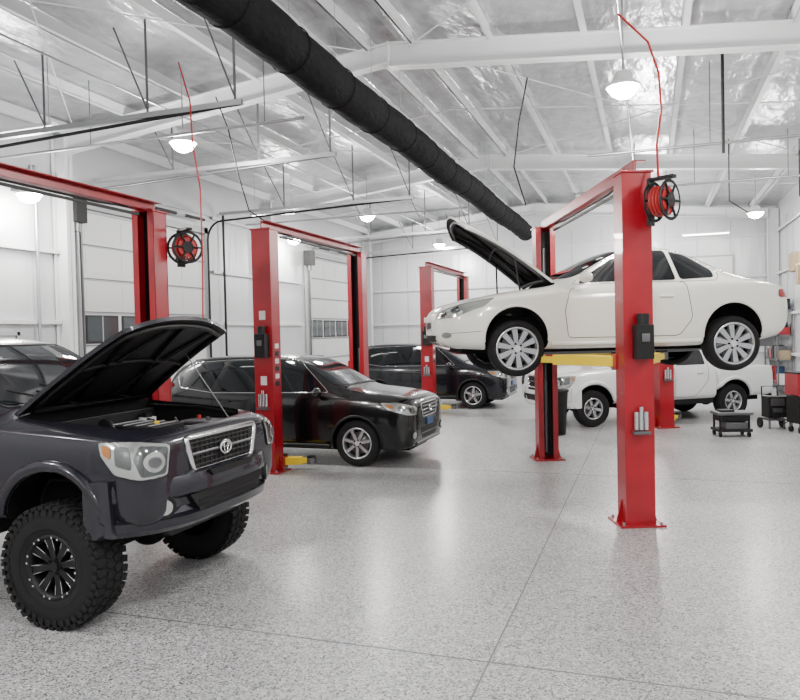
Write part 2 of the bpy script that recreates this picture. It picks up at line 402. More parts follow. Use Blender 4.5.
    pr.patch(t,rnd([(.205,.94+Z),(.20,1.025+Z),(.25,1.03+Z),(.245,.97+Z)],.015),'diag',AMB,off=.018,step=.03,ang=hc)
    if not opn:
        pr.line(t,[(F-.5,.76),(F+.5,.72)],'top',DARK,r=.004)
        pr.line(t,[(F-.52,-.74),(F-.52,.74)],'top',BLK,r=.02,mir=False)
    for s in(1,-1):
        t.ell((F-.98,s*1.08,1.24+Z),(.06,.11,.09),paint if not opn else BLK); t.box((F-1.0,s*.97,1.17+Z),(.06,.12,.04),BLK)
        t.box((F-4.46,s*.88,.95+Z),(.05,.10,.30),TAIL)
        t.tube([(F+.35,s*.9,1.09+Z),(F+.34,s*.9,1.1+Z)],.004,BLK)
    t.box((F-4.49,0,.85+Z),(.02,1.5,.42),paint); t.box((F-4.505,0,1.0+Z),(.02,.2,.05),BLK)
    t.box((F-4.56,0,.52+Z),(.16,1.6,.16),CHR)
    t.build('trim',E)
    m=MB(); R=[]; n=32
    prof=[(-.10,.78),(.02,.795),(.055,.78),(.075,.73),(.075,.65),(.03,.62),(.015,.56),(.03,.52),(.07,.50),(.06,.44),(.0,.40),(-.10,.41)]
    def bx(v): return F+.80-.40*abs(v)**4
    for px,pz in prof:
        R.append([(bx(-1+2*i/n)+px,(-1+2*i/n)*.945,pz+Z) for i in range(n+1)])
    m.grid(R+[R[0]],paint)
    for s in(0,n): m.raw([r[s] for r in R],[tuple(range(len(R)))],paint)
    for s in(1,-1):
        m.hexa([(F+.44,s*.93,.42+Z),(F+.44,s*.80,.42+Z),(F+.52,s*.80,.42+Z),(F+.54,s*.945,.42+Z),(F+.44,s*.955,.80+Z),(F+.44,s*.8,.80+Z),(F+.52,s*.8,.80+Z),(F+.52,s*.955,.80+Z)],paint)
    gx=F+.80+.028
    m.prism([(-.50,.635+Z),(.50,.635+Z),(.38,.50+Z),(-.38,.50+Z)],'x',gx-.06,gx+.016,BLK)
    for zz in(.535,.575): m.box((gx+.018,0,zz+Z),(.01,.8,.008),BLK)
    m.prism([(-.30,.78+Z),(.30,.78+Z),(.26,.735+Z),(-.26,.735+Z)],'x',gx,gx+.052,BLK)
    for s in(1,-1):
        c=Vector((bx(.70)+.02,s*.66,.585+Z)); d=Vector((.85,s*.52,0)).normalized()
        m.cyl(c-d*.03,c+d*.055,.08,BLK,n=24); m.cyl(c+d*.05,c+d*.062,.052,LENS,n=24)
    if dz>.1: m.prism([(-.55,.41+Z),(.55,.41+Z),(.4,.30+Z),(-.4,.30+Z)],'x',F+.55,F+.60,BLK)
    m.build('front_bumper',E,angle=.45)
    c=MB()
    for s in(1,-1):
        c.bb(F-4.4,F+.6,s*.42-.05,s*.42+.05,.34+Z,.46+Z,DARK)
        c.cyl((F,s*.5,rt+.02),(F+.05,s*.55,.75+Z),.05,GREYM,n=12)
        c.tube([(F+.1,s*.3,.34+Z*.7),(F,s*(track-.1),rt-.08)],.03,DARK); c.tube([(F-.2,s*.3,.34+Z*.7),(F,s*(track-.1),rt-.08)],.03,DARK)
        c.tube([(-F+.05,s*.5,rt),(-F-.2,s*.48,.6+Z)],.03,GREYM)
    c.cyl((F,-track,rt),(F,track,rt),.045,DARK); c.ell((F,.1,rt+.02),(.16,.16,.15),DARK)
    c.cyl((-F,-track,rt),(-F,track,rt),.045,DARK); c.ell((-F,0,rt),(.16,.16,.16),DARK)
    c.bb(F-2.8,F-.6,-.35,.35,.36+Z,.48+Z,DARK); c.tube([(F-.5,.2,.32+Z),(F-4.4,.35,.36+Z)],.03,GREYM)
    c.build('chassis',E)
    for x in(F,-F):
        for s in(1,-1): wheel(E,(x,s*track,rt),rt,wt,rim,style,s)
    if opn:
        P=hood(E,F-.50,1.215+Z,1.22,.745,.66,math.radians(36.0),paint,BLK,crown=.045,drop=.06,nose=.12)
        e=MB(); z=Z
        e.bb(F-.28,F+.36,-.26,.30,.80+z,1.02+z,BLK)
        e.box((F+.04,.02,1.035+z),(.5,.40,.05),BLK); 
        for k in range(4): e.box((F-.14+.12*k,.02,1.064+z),(.03,.36,.015),GREYM)
        e.bb(F+.10,F+.42,.38,.66,.80+z,1.02+z,BLK)
        e.box((F+.26,.52,1.03+z),(.3,.26,.02),GREYM); e.cyl((F+.18,.58,1.03+z),(F+.18,.58,1.07+z),.018,HOSE); e.cyl((F+.35,.46,1.03+z),(F+.35,.46,1.07+z),.018,GREYM)
        e.bb(F-.15,F+.28,-.68,-.36,.80+z,1.04+z,BLK)
        e.box((F+.06,-.52,1.05+z),(.40,.30,.03),BLK)
        e.tube([(F+.1,-.40,.98+z),(F-.02,-.30,1.04+z),(F-.2,-.15,1.07+z),(F-.3,0,1.04+z)],.05,BLK,n=12)
        e.tube([(F+.36,.15,.98+z),(F+.48,.2,1.0+z),(F+.56,.25,.96+z)],.028,BLK,n=10)
        e.tube([(F-.1,.3,.98+z),(F-.2,.45,1.03+z),(F-.4,.5,1.05+z)],.014,BLK); e.tube([(F+.2,.3,1.0+z),(F+.05,.42,1.06+z),(F-.1,.62,1.0+z)],.01,GREYM)
        e.cyl((F-.32,.52,.85+z),(F-.32,.52,1.05+z),.075,WHT,n=20); e.cyl((F-.32,.52,1.05+z),(F-.32,.52,1.09+z),.04,BLK,n=16)
        e.cyl((F-.3,-.55,.9+z),(F-.3,-.55,1.06+z),.05,GREYM,n=16); e.cyl((F+.2,-.02,1.06+z),(F+.2,-.02,1.09+z),.02,YEL,n=16)
        e.bb(F+.50,F+.60,-.62,.62,.90+z,1.03+z,BLK); e.cyl((F+.55,-.2,1.03+z),(F+.55,-.2,1.06+z),.03,GREYM)
        e.bb(F-.46,F-.38,-.70,.70,.9+z,1.12+z,BLK)
        for s in(1,-1): e.tube([(F-.44,s*.70,1.14+z),(F+.1,s*.715,1.125+z),(F+.48,s*.69,1.08+z)],.012,BLK)
        e.tube([(F+.45,.62,1.05+z),P(.62,.75,-.04)],.005,GREYM)
        e.tube([(F-.40,.4,1.24+z),(F-.62,.1,1.32+z),(F-.75,-.25,1.40+z)],.008,BLK); e.tube([(F-.40,-.2,1.24+z),(F-.6,-.4,1.31+z),(F-.72,-.6,1.38+z)],.008,BLK)
        e.build('engine_bay',E,bevel=.006)
    return E
# ---------------------------------------------------------------- SUV
def suv(name,loc,rot,paint,h=1.0,style='s7'):
    E=empty(name,loc,rot); F=1.31
    ST=[(2.19,.42,.68,.82,.93,.50),(2.17,.30,.79,.89,1.0,.60),(2.06,.25,.875,.955,1.06,.66),(1.65,.22,.91,1.01,1.13,.70),(1.27,.22,.915,1.04,1.17,.71),
        (1.06,.22,.915,1.05,1.20,.70),(.72,.22,.915,1.06,1.42,.66),(.34,.22,.915,1.07,1.64,.625),(.02,.22,.915,1.08,1.70,.615),(-.6,.22,.915,1.09,1.72,.61),
        (-1.3,.22,.915,1.10,1.715,.605),(-1.85,.22,.905,1.12,1.67,.60),(-2.14,.24,.885,1.10,1.48,.63),(-2.25,.28,.85,1.0,1.14,.64),(-2.30,.38,.78,.88,.95,.55)]
    ST=[(s[0],s[1],s[2],s[3]*h,s[4]*h,s[5]) for s in ST]
    b,pr=loft('body',ST,paint,archcut([F,-F],.36,.40,.915,.32),E,0,2,.55); t=MB()
    q=lambda P:[(x,z*h) for x,z in P]
    pr.patch(t,rnd(q([(-.70,1.23),(.70,1.23),(.57,1.63),(-.57,1.63)]),.06),'front',GLSL,mir=False)
    pr.patch(t,rnd(q([(.76,1.16),(.26,1.60),(-.28,1.62),(-.30,1.13)]),.05),'side',GLS)
    pr.patch(t,rnd(q([(-.38,1.13),(-.36,1.62),(-.98,1.62),(-1.17,1.15)]),.05),'side',GLS)
    pr.patch(t,rnd(q([(-1.27,1.18),(-1.10,1.61),(-1.62,1.58),(-1.90,1.40),(-1.82,1.24)]),.06),'side',GLS)
    pr.line(t,rnd(q([(.83,1.13),(.24,1.63),(-.3,1.65),(-1.1,1.64),(-1.68,1.605),(-1.98,1.40),(-1.87,1.20),(-1.2,1.115)]),.05),'side',CHR,r=.005,closed=True)
    pr.patch(t,rnd(q([(-.6,1.2),(.6,1.2),(.52,1.56),(-.52,1.56)]),.05),'back',GLS,mir=False)
    pr.line(t,q([(.90,1.05),(.90,.5),(.82,.34),(-.33,.34),(-.33,1.11)]),'side',DARK,r=.004); pr.line(t,q([(-.34,.34),(-.85,.36),(-1.18,.80),(-1.22,1.13)]),'side',DARK,r=.004)
    for x in(-.24,-1.02): pr.line(t,q([(x,.97),(x+.15,.975)]),'side',paint,r=.014,off=.025)
    for x in(F,-F):
        P=[(x+.405*math.cos(a),.36+.405*math.sin(a)) for a in [-.1+(pi+.2)*k/22 for k in range(23)]]
        pr.line(t,P,'side',BLK,r=.022,off=-.002,n=8)
    pr.line(t,[(.86,.29),(-.88,.29)],'side',BLK,r=.045,off=-.01,n=8)
    g=rnd(q([(-.42,.93),(.42,.93),(.34,.72),(-.34,.72)]),.04)
    pr.patch(t,g,'front',BLK,mir=False); pr.line(t,g,'front',CHR,r=.009,off=.004,mir=False,closed=True)
    for zz in(.77,.825,.88): pr.line(t,q([(-.36,zz),(.36,zz)]),'front',CHR if zz==.825 else GREYM,r=.010,off=.006,mir=False)
    pr.line(t,ello(0,.83*h,.055,.05),'front',CHR,r=.010,off=.02,mir=False,closed=True)
    pr.patch(t,rnd([(-.44,.55),(.44,.55),(.34,.38),(-.34,.38)],.04),'front',BLK,off=.004,mir=False)
    pr.line(t,[(-.42,.46),(.42,.46)],'front',GREYM,r=.006,off=.006,mir=False)
    pr.line(t,[(-.6,.33),(.6,.33)],'front',GREYM,r=.03,off=0,mir=False)
    hc=(2.0,.72,.75); H=rnd([(-.22,.79*h),(-.20,.90*h),(.10,.975*h),(.32,.98*h),(.24,.87*h),(0,.79*h)],.03)
    pr.patch(t,H,'diag',LENS,off=.008,step=.03,ang=hc); pr.line(t,H,'diag',BLK,r=.005,off=.004,ang=hc,closed=True)
    pr.patch(t,ello(-.08,.86*h,.055,.05),'diag',LENSD,off=.013,step=.03,ang=hc); pr.patch(t,ello(.07,.89*h,.05,.045),'diag',LENSD,off=.013,step=.03,ang=hc); pr.patch(t,rnd([(.16,.89*h),(.18,.95*h),(.28,.955*h),(.22,.89*h)],.02),'diag',AMB,off=.013,step=.03,ang=hc)
    hc2=(2.05,.62,.6); pr.patch(t,ello(0,.47,.06,.05),'diag',LENS,off=.006,step=.03,ang=hc2); pr.line(t,ello(0,.47,.07,.06),'diag',BLK,r=.012,off=.0,ang=hc2,closed=True)
    pr.line(t,[(1.05,.70),(1.7,.68),(2.05,.56)],'top',DARK,r=.004); pr.line(t,[(1.04,-.62),(1.04,.62)],'top',BLK,r=.02,mir=False)
    pr.line(t,[(.1,.58),(-1.7,.56)],'top',GREYM,r=.014,off=.03)
    for s in(1,-1):
        t.ell((.72,s*1.0,1.14*h),(.07,.10,.075),paint); t.box((.72,s*.92,1.10*h),(.05,.1,.03),BLK)
        t.box((-2.12,s*.74,1.12*h),(.16,.12,.30),TAIL)
    t.box((-2.33,0,.42),(.12,1.4,.2),BLK)
    t.box((2.20,0,.62),(.02,.30,.11),BLUE)
    t.build('trim',E)
    c=MB(); c.bb(-2.0,2.0,-.45,.45,.20,.32,DARK); c.cyl((F,-.75,.35),(F,.75,.35),.04,DARK); c.cyl((-F,-.75,.35),(-F,.75,.35),.05,DARK); c.build('chassis',E)
    for x in(F,-F):
        for s in(1,-1): wheel(E,(x,s*.79,.35),.35,.22,.235,style,s)
    return E
# ---------------------------------------------------------------- coupe
def coupe(name,loc,rot,tilt,paint):
    E=empty(name,loc,rot=(0,tilt,rot)); F=1.31
    ST=[(2.24,.36,.42,.54,.60,.3),(2.19,.25,.60,.60,.68,.4),(2.02,.19,.78,.68,.77,.52),(1.7,.17,.88,.75,.85,.60),(1.31,.16,.915,.81,.91,.64),
        (.98,.16,.915,.83,.95,.64),(.72,.16,.91,.85,1.02,.64),(.35,.16,.905,.86,1.23,.58),(.0,.16,.905,.87,1.38,.54),(-.35,.16,.905,.88,1.44,.53),(-.75,.16,.91,.90,1.41,.53),
        (-1.10,.17,.915,.92,1.26,.55),(-1.40,.18,.915,.93,1.07,.62),(-1.70,.20,.90,.92,.99,.64),(-1.96,.25,.84,.88,.95,.58),(-2.08,.34,.76,.80,.87,.50),(-2.13,.44,.64,.70,.76,.42)]
    cuts=archcut([F,-F],.31,.375,.915,.32)
    c=MB(); c.prism(rnd([(.78,-.68),(1.7,-.62),(2.02,-.40),(2.10,0),(2.02,.40),(1.7,.62),(.78,.68)],.05),'z',.58,1.5,DARK); cuts.append(c)
    b,pr=loft('body',ST,paint,cuts,E,0,2,.3); t=MB()
    pr.patch(t,rnd([(-.66,1.01),(.66,1.01),(.49,1.34),(-.49,1.34)],.06),'front',GLS,mir=False)
    pr.patch(t,rnd([(.52,.95),(.32,1.09),(.0,1.28),(-.36,1.35),(-.62,1.34),(-.64,.96)],.04),'side',GLS)
    pr.patch(t,rnd([(-.69,.965),(-.67,1.33),(-.88,1.28),(-1.14,1.08),(-1.12,.985)],.04),'side',GLS)
    pr.line(t,rnd([(.62,.93),(.34,1.13),(-.02,1.31),(-.37,1.375),(-.68,1.36),(-.95,1.265),(-1.22,1.06),(-1.14,.95)],.05),'side',CHR,r=.006,closed=True)
    pr.patch(t,rnd([(-.55,1.04),(.55,1.04),(.45,1.28),(-.45,1.28)],.05),'back',GLS,mir=False)
    pr.line(t,rnd([(.66,.88),(.74,.62),(.70,.30),(-.64,.30),(-.80,.5),(-.74,.94)],.06),'side',DARK,r=.004)
    pr.line(t,[(-.56,.76),(-.40,.765)],'side',paint,r=.016,off=.025)
    pr.line(t,[(1.72,.40),(1.9,.39),(2.1,.38)],'side',DARK,r=.003)
    pr.line(t,[(.9,.235),(-.92,.235)],'side',paint,r=.03,off=-.005,n=8)
    for x in(F,-F):
        P=[(x+.38*math.cos(a),.31+.38*math.sin(a)) for a in [-.1+(pi+.2)*k/22 for k in range(23)]]
        pr.line(t,P,'side',paint,r=.016,off=-.004,n=8)
    hc=(1.95,.62,.8); H=rnd([(-.26,.55),(-.22,.65),(.06,.72),(.42,.79),(.36,.70),(.05,.575)],.03)
    pr.patch(t,H,'diag',LENS,off=.008,step=.03,ang=hc); pr.line(t,H,'diag',GREYM,r=.004,off=.004,ang=hc,closed=True)
    pr.patch(t,ello(-.12,.61,.045,.038),'diag',LENSD,off=.013,step=.02,ang=hc); pr.patch(t,ello(.04,.65,.055,.04),'diag',LENSD,off=.013,step=.02,ang=hc)
    pr.patch(t,rnd([(-.26,.52),(.26,.52),(.22,.44),(-.22,.44)],.02),'front',BLK,mir=False); pr.patch(t,rnd([(-.5,.36),(.5,.36),(.4,.28),(-.4,.28)],.02),'front',BLK,mir=False)
    pr.patch(t,ello(0,.36,.075,.035),'diag',LENS,off=.006,step=.03,ang=(2.0,.6,.6))
    hc=(-1.85,.62,pi-.45)
    pr.patch(t,rnd([(-.18,.73),(-.16,.83),(.06,.84),(.10,.74)],.04),'diag',TAIL,off=.006,step=.03,ang=hc)
    for s in(1,-1):
        t.ell((.52,s*1.0,1.0),(.08,.10,.065),paint); t.box((.52,s*.90,.95),(.05,.14,.03),BLK)
    t.build('trim',E)
    P=hood(E,.80,.97,1.46,.70,.56,math.radians(39.5),paint,BLK,crown=.07,drop=.12,nose=.24,rib=GREYM)
    e=MB(); e.bb(1.0,1.6,-.35,.35,.58,.80,BLK); e.bb(1.65,1.85,-.5,.5,.58,.72,GREYM); e.tube([(1.2,.66,.80),P(.42,.85,-.03)],.012,BLK); e.tube([(1.2,-.66,.80),P(.42,-.85,-.03)],.012,BLK)
    e.build('engine_bay',E)
    c=MB(); c.bb(-1.8,1.9,-.5,.5,.13,.24,DARK)
    c.tube([(1.0,.2,.12),(-1.0,.2,.12),(-1.8,.3,.16)],.035,GREYM); c.box((-1.82,.45,.2),(.35,.3,.12),GREYM); c.box((-1.82,-.45,.2),(.35,.3,.12),GREYM)
    for x in(F,-F):
        c.cyl((x,-.75,.19),(x,.75,.19),.035,DARK)
        for s in(1,-1): c.cyl((x,s*.56,.17),(x,s*.52,.6),.04,GREYM)
    c.build('chassis',E)
    for x in(F,-F):
        for s in(1,-1): wheel(E,(x,s*.80,.19),.328,.24,.25,'s10',s)
    return E
# ---------------------------------------------------------------- lift
def lift(loc,rot,W,H,zc,arms,extras=True,boxside=-1):
    E=empty('two_post_lift',loc,rot)
    for s in(-1,1):
        m=MB(); y=s*W/2; o=s
        m.box((0,y+o*.12,H/2),(.30,.02,H),RED)
        for q in(-1,1):
            m.box((q*.14,y,H/2),(.02,.24,H),RED); m.box((q*.11,y-o*.115,H/2),(.08,.015,H),RED)
            m.hexa([(q*.15,y-.01,.02),(q*.21,y-.01,.02),(q*.21,y+.01,.02),(q*.15,y+.01,.02),(q*.15,y-.01,.25),(q*.152,y-.01,.25),(q*.152,y+.01,.25),(q*.15,y+.01,.25)],RED)
        m.box((0,y,.01),(.46,.42,.022),RED)
        for a in(-.19,.19):
            for b in(-.17,.17): m.cyl((a,y+b,.02),(a,y+b,.05),.014,STEEL,n=8)
        m.box((0,y,H+.0),(.34,.30,.02),RED)
        m.cyl((0,y+o*.04,.1),(0,y+o*.04,min(H-.2,zc+1.6)),.035,GREYM,n=12)
        m.box((0,y-o*.01,zc+.35),(.20,.16,.95),BLK)
        m.box((0,y+o*.06,H/2),(.24,.02,H-.1),BLK)
        m.tube([(.07,y,.1),(.07,y,H-.05)],.008,BLK,n=6)
        m.build('column',E,bevel=.004)
        a=MB(); a.box((0,y-o*.14,zc),(.34,.14,.16),RED)
        for (ex,ey) in arms:
            p0=Vector(((.12 if ex>0 else -.12),y-o*.20,zc)); p1=Vector((ex,s*ey,zc))
            d=p1-p0; ang=math.atan2(d.y,d.x); R=Matrix.Rotation(ang,3,'Z'); mid=p0+d*.32
            a.box(mid,(d.length*.68,.13,.11),YEL,R=R); a.box(p0+d*.75,(d.length*.5,.09,.07),YEL,R=R)
            a.cyl(p1+Vector((0,0,-.04)),p1+Vector((0,0,.045)),.075,GREYM,n=20); a.cyl(p1+Vector((0,0,.045)),p1+Vector((0,0,.07)),.065,BLK,n=20)
            a.cyl(p0+Vector((0,0,-.09)),p0+Vector((0,0,.10)),.05,BLK,n=16)
        a.build('arm_set',E,bevel=.006)
    b=MB()
    b.box((0,0,H+.06),(.02,W+.2,.13),RED); b.box((.05,0,H+.115),(.12,W+.2,.012),RED); b.box((.05,0,H+.005),(.12,W+.2,.012),RED)
    b.box((.09,0,H-.07),(.03,W-.6,.03),BLK); b.tube([(.05,-W/2,H+.03),(.07,-W/4,H-.03),(.07,W/4,H-.03),(.05,W/2,H+.03)],.012,BLK)
    b.build('overhead_beam',E,bevel=.003)
    c=MB(); y=boxside*(W/2+.13)
    c.box((.02,y+boxside*.07,1.86),(.17,.14,.34),BLK); c.cyl((.02,y+boxside*.07,2.03),(.02,y+boxside*.07,2.14),.06,BLK); c.box((.02,y+boxside*.145,1.90),(.08,.01,.08),GREYM)
    for k in(-.05,.0,.05): c.cyl((k,y+boxside*.04,.98),(k,y+boxside*.04,1.16+.05*(k==0)),.022,CHR)
    c.box((0,y+boxside*.04,.95),(.17,.09,.03),GREYM)
    if boxside*rot==0:
        for z0 in(1.35,2.3): c.box((0,y+boxside*.003,z0),(.10,.008,.13),WHT)
        for k in range(6): c.box((.152,boxside*W/2,1.3+.11*k),(.006,.11,.07),WHT if k%2 else BLK)
    c.build('control_box',E,bevel=.006)
    return E
def reel(loc,rot,col):
    E=empty('hose_reel',loc,rot); m=MB()
    m.cyl((0,-.07,0),(0,.07,0),.12,col,n=28)
    for s in(-1,1): 
        m.lathe([(.195,s*.075),(.20,s*.085),(.18,s*.092),(.165,s*.085)],(0,0,0),(0,1,0),BLK,28)
        m.cyl((0,s*.075,0),(0,s*.095,0),.07,BLK,n=20)
        for k in range(6):
            a=2*pi*k/6; m.tube([(.05*math.cos(a),s*.085,.05*math.sin(a)),(.18*math.cos(a),s*.085,.18*math.sin(a))],.013,BLK,n=6)
    for k in range(4): m.lathe([(.135,-.06+k*.035),(.15,-.045+k*.035),(.135,-.03+k*.035)],(0,0,0),(0,1,0),col,28)
    m.box((0,.12,0),(.10,.03,.45),BLK); m.box((0,0,.22),(.08,.26,.03),BLK); m.build('drum',E,bevel=.003)
    return E
# ================================================================= ROOM
XL,XR,YB,YF=-10.,3.8,-5.,25.5
RX=-3.6
def zr(x): return 6.0-(.105 if x<RX else .1)*abs(x-RX)
f=MB(); f.bb(XL-.2,XR+.2,YB-.2,YF+.2,-.2,0,FLOORM); f.build('floor')
JM=M('joint_sealant',(.16,.16,.17),.7)
j=MB()
for x in(-.945,-6.9): j.bb(x-.005,x+.005,YB,YF,0,.0015,JM)
for y in(4.23,-1.7,10.1,16,22): j.bb(XL,XR,y-.005,y+.005,0,.0015,JM)
j.build('trim_1')
c=MB(); cz=.50
c.prism([(XL-.2,zr(XL)+cz-.02),(RX,zr(RX)+cz),(XR+.2,zr(XR)+cz-.02),(XR+.2,zr(XR)+cz+.15),(RX,zr(RX)+cz+.15),(XL-.2,zr(XL)+cz+.13)],'y',YB-.2,YF+.2,CEILM); c.build('ceiling')
p=MB()
xs=[XL+.3+1.28*k for k in range(5)]+[RX-.35,RX+.35]+[RX+1.5+1.28*k for k in range(5)]
for x in xs:
    z=zr(x)+cz-.02
    if x<XR: 
        p.bb(x-.012,x+.012,YB,YF,z-.20,z,STRUCT); p.bb(x-.012,x+.075,YB,YF,z-.20,z-.185,STRUCT)
p.build('roof_purlins')
for i,y in enumerate((-4.4,2.9,10.2,17.5,24.8)):
    r=MB()
    for x0,x1 in((XL+.25,RX),(RX,XR-.25)):
        b0,b1=zr(x0),zr(x1); d0=.34;d1=.30
        r.prism([(x0,b0-.06),(x1,b1),(x1,b1+d1),(x0,b0+d0-.04)],'y',y-.006,y+.006,STRUCT)
        r.prism([(x0,b0-.06),(x1,b1),(x1,b1+.014),(x0,b0-.046)],'y',y-.09,y+.09,STRUCT)
        r.prism([(x0,b0+d0-.054),(x1,b1+d1-.014),(x1,b1+d1),(x0,b0+d0-.04)],'y',y-.09,y+.09,STRUCT)
    r.box((RX,y,6.14),(.02,.2,.34),STRUCT)
    for x,s in((XL+.18,1),(XR-.18,-1)):
        zt=zr(x)+.3; r.bb(x-.15,x-.138,y-.09,y+.09,0,zt,STRUCT); r.bb(x+.138,x+.15,y-.09,y+.09,0,zt,STRUCT); r.bb(x-.15,x+.15,y-.006,y+.006,0,zt,STRUCT)
    r.build('steel_frame')
q=MB()
for ya,yb in((2.9,10.2),(10.2,17.5),(17.5,24.8)):
    for xa,xb in((XL+.5,RX-.3),(RX+.3,XR-.4)):
        if (ya==10.2) or ya==2.9:
            q.tube([(xa,ya,zr(xa)+.25),(xb,yb,zr(xb)+.25)],.01,STRUCT); q.tube([(xb,ya,zr(xb)+.25),(xa,yb,zr(xa)+.25)],.01,STRUCT)
for y in(6.5,13.8,21):
    for x0,x1 in((XL+.3,RX),(RX,XR-.2)): q.tube([(x0,y,zr(x0)+.36),(x1,y,zr(x1)+.36)],.014,STRUCT)
for y in(2.9,10.2,17.5,24.8):
    for x in xs[1:-1:2]: q.tube([(x,y,zr(x)+.0),(x,y+.35,zr(x)+.32)],.015,STRUCT)
q.build('roof_bracing')
def zt(x): return zr(x)+cz
w=MB(); w.bb(XL-.2,XL,YB-.2,YF+.2,0,zt(XL)+.05,WALLM)
w.build('wall_left')
w=MB(); w.bb(XR,XR+.2,YB-.2,YF+.2,0,zt(XR)+.05,WALLM); w.build('wall_right')
for nm,y0,y1 in(('wall_back',YF,YF+.2),('wall_front',YB-.2,YB)):
    w=MB(); w.prism([(XL,0),(XR,0),(XR,zt(XR)),(RX,zt(RX)),(XL,zt(XL))],'y',y0,y1,WALLM); w.build(nm)
g=MB()
for z in(1.2,2.35,3.6,4.9):
    for a,b in((YB,3.2),(8.1,10.3),(15.0,19.7),(24.3,YF)):
        g.bb(XL,XL+.08,a,b,z,z+.012,STRUCT); g.bb(XL+.075,XL+.09,a,b,z-.06,z+.01,STRUCT)
    g.bb(XL+.1,XR-.1,YF-.08,YF,z,z+.012,STRUCT); g.bb(XL+.1,XR-.1,YF-.09,YF-.075,z-.06,z+.01,STRUCT)
    g.bb(XR-.08,XR,YB,YF,z,z+.012,STRUCT); g.bb(XR-.09,XR-.075,YB,YF,z-.06,z+.01,STRUCT)
for z in(4.9,): g.bb(XL,XL+.08,YB,YF,z,z+.012,STRUCT)
for k in range(14): 
    x=XL+.5+k; g.bb(x-.010,x+.010,YF-.008,YF,0,5.4,FRM)
for k in range(30):
    y=YB+.5+k; g.bb(XR-.008,XR,y-.008,y+.008,0,5.2,FRM)
g.build('trim_2')
def gdoor(i,y0,y1,H=4.45):
    E=empty('door_%d'%i,(XL,0,0)); d=MB(); n=7; ph=(H-.05)/n
    for k in range(n):
        z0=.01+k*ph
        d.bb(.03,.08,y0,y1,z0+.008,z0+ph-.008,DOORM)
        d.bb(.08,.092,y0,y1,z0+ph-.035,z0+ph-.012,FRM); d.bb(.029,.05,y0,y1,z0-.01,z0+.01,BLK)
        if k!=3:
            m=4; pw=(y1-y0)/m
            for s in range(m): d.bb(.08,.086,y0+s*pw+.1,y0+(s+1)*pw-.1,z0+.10,z0+ph-.12,DOORM)
        else:
            m=4; pw=(y1-y0)/m
            for s in range(m):
                d.bb(.078,.094,y0+s*pw+.05,y0+(s+1)*pw-.05,z0+.03,z0+ph-.06,BLK); d.bb(.090,.098,y0+s*pw+.09,y0+(s+1)*pw-.09,z0+.07,z0+ph-.10,WGL)
                d.bb(.092,.102,y0+(s+.5)*pw-.012,y0+(s+.5)*pw+.012,z0+.05,z0+ph-.08,FRM)
    d.build('panels',E)
    t=MB()
    for y in(y0-.07,y1+.07):
        t.bb(.02,.12,y-.07,y+.07,0,H+.15,FRM)
        yy=y
        P=[(.16,yy,.05),(.16,yy,H-.15)]+[(.16+.38*(1-math.cos(a)),yy,H-.15+.42*math.sin(a)) for a in [pi/2*k/6 for k in range(1,7)]]+[(5.28,yy,H+.42)]
        t.tube(P,.026,GREYM if y==y0-.07 else BLK,n=6)
        t.bb(.5,5.3,yy-.03,yy+.03,H+.40,H+.47,STEEL)
        for xx in(2.2,3.9,5.2):
            zz=zr(XL+xx)+.4; t.box((xx,yy,(H+.45+zz)/2),(.035,.006,zz-H-.45),GREYM)
            t.tube([(xx,yy,H+.5),(xx-.5,yy,zz-.05)],.012,GREYM)
    t.bb(.02,.12,y0-.14,y1+.14,H,H+.14,FRM)
    t.cyl((.25,y0-.1,H+.28),(.25,y1+.1,H+.28),.016,STEEL)
    for yy in(y0+.5,(y0+y1)/2,y1-.9): t.cyl((.25,yy,H+.28),(.25,yy+.7,H+.28),.035,BLK)
    t.box((.28,y0-.30,H-.12),(.26,.26,.44),BLK); t.cyl((.28,y0-.3,H-.34),(.28,y0-.3,H-.5),.07,GREYM); t.tube([(.3,y0-.3,H),(.34,y0-.3,1.2)],.008,STEEL)
    t.build('track',E)
gdoor(1,3.85,7.75); gdoor(2,10.7,14.6); gdoor(3,20.1,24.0)
E=empty('door_4',(XL,8.75,0)); d=MB()
d.bb(.0,.05,-.46,.46,0,2.1,DOORM); d.bb(0,.09,-.52,-.46,0,2.16,FRM); d.bb(0,.09,.46,.52,0,2.16,FRM); d.bb(0,.09,-.52,.52,2.1,2.16,FRM); d.cyl((.05,.38,1.0),(.12,.38,1.0),.03,STEEL); d.bb(.05,.055,-.2,.2,1.3,1.8,WGL); d.build('leaf',E)
E=empty('door_5',(-6.2,YF,0)); d=MB(); d.bb(-.46,.46,-.05,0,0,2.1,DOORM); d.bb(-.52,-.46,-.09,0,0,2.16,FRM); d.bb(.46,.52,-.09,0,0,2.16,FRM); d.bb(-.52,.52,-.09,0,2.1,2.16,FRM); d.cyl((.36,-.11,1),(.36,-.05,1),.03,STEEL); d.build('leaf',E)
d=MB(); d.bb(1.2,2.6,YF-.05,YF-.01,2.6,4.3,FRM); d.bb(1.26,2.54,YF-.06,YF-.05,2.66,4.24,WHT); d.build('window_1')
D=empty('air_duct',(RX,0,5.05)); d=MB(); P=[];R=[]
y=-4.5
while y<22.6:
    P.append((0,y,.02*math.sin(y*1.3))); R.append(.252+.006*math.sin(y*5.1)+.003*random.random()); y+=.12
d.tube(P,R,DUCTM,n=28); d.build('fabric_tube',D)
d=MB()
for k in range(22):
    yy=-4+k*1.22; d.lathe([(.252,-.02),(.264,0),(.252,.02)],(0,yy,.02*math.sin(yy*1.3)),(0,1,0),DUCTM,28); d.tube([(0,yy,.26),(0,yy,1.3)],.004,STEEL)
d.tube([(0,-4.5,.26),(0,22.6,.26)],.008,BLK); d.build('hanger_bands',D)
q=MB()
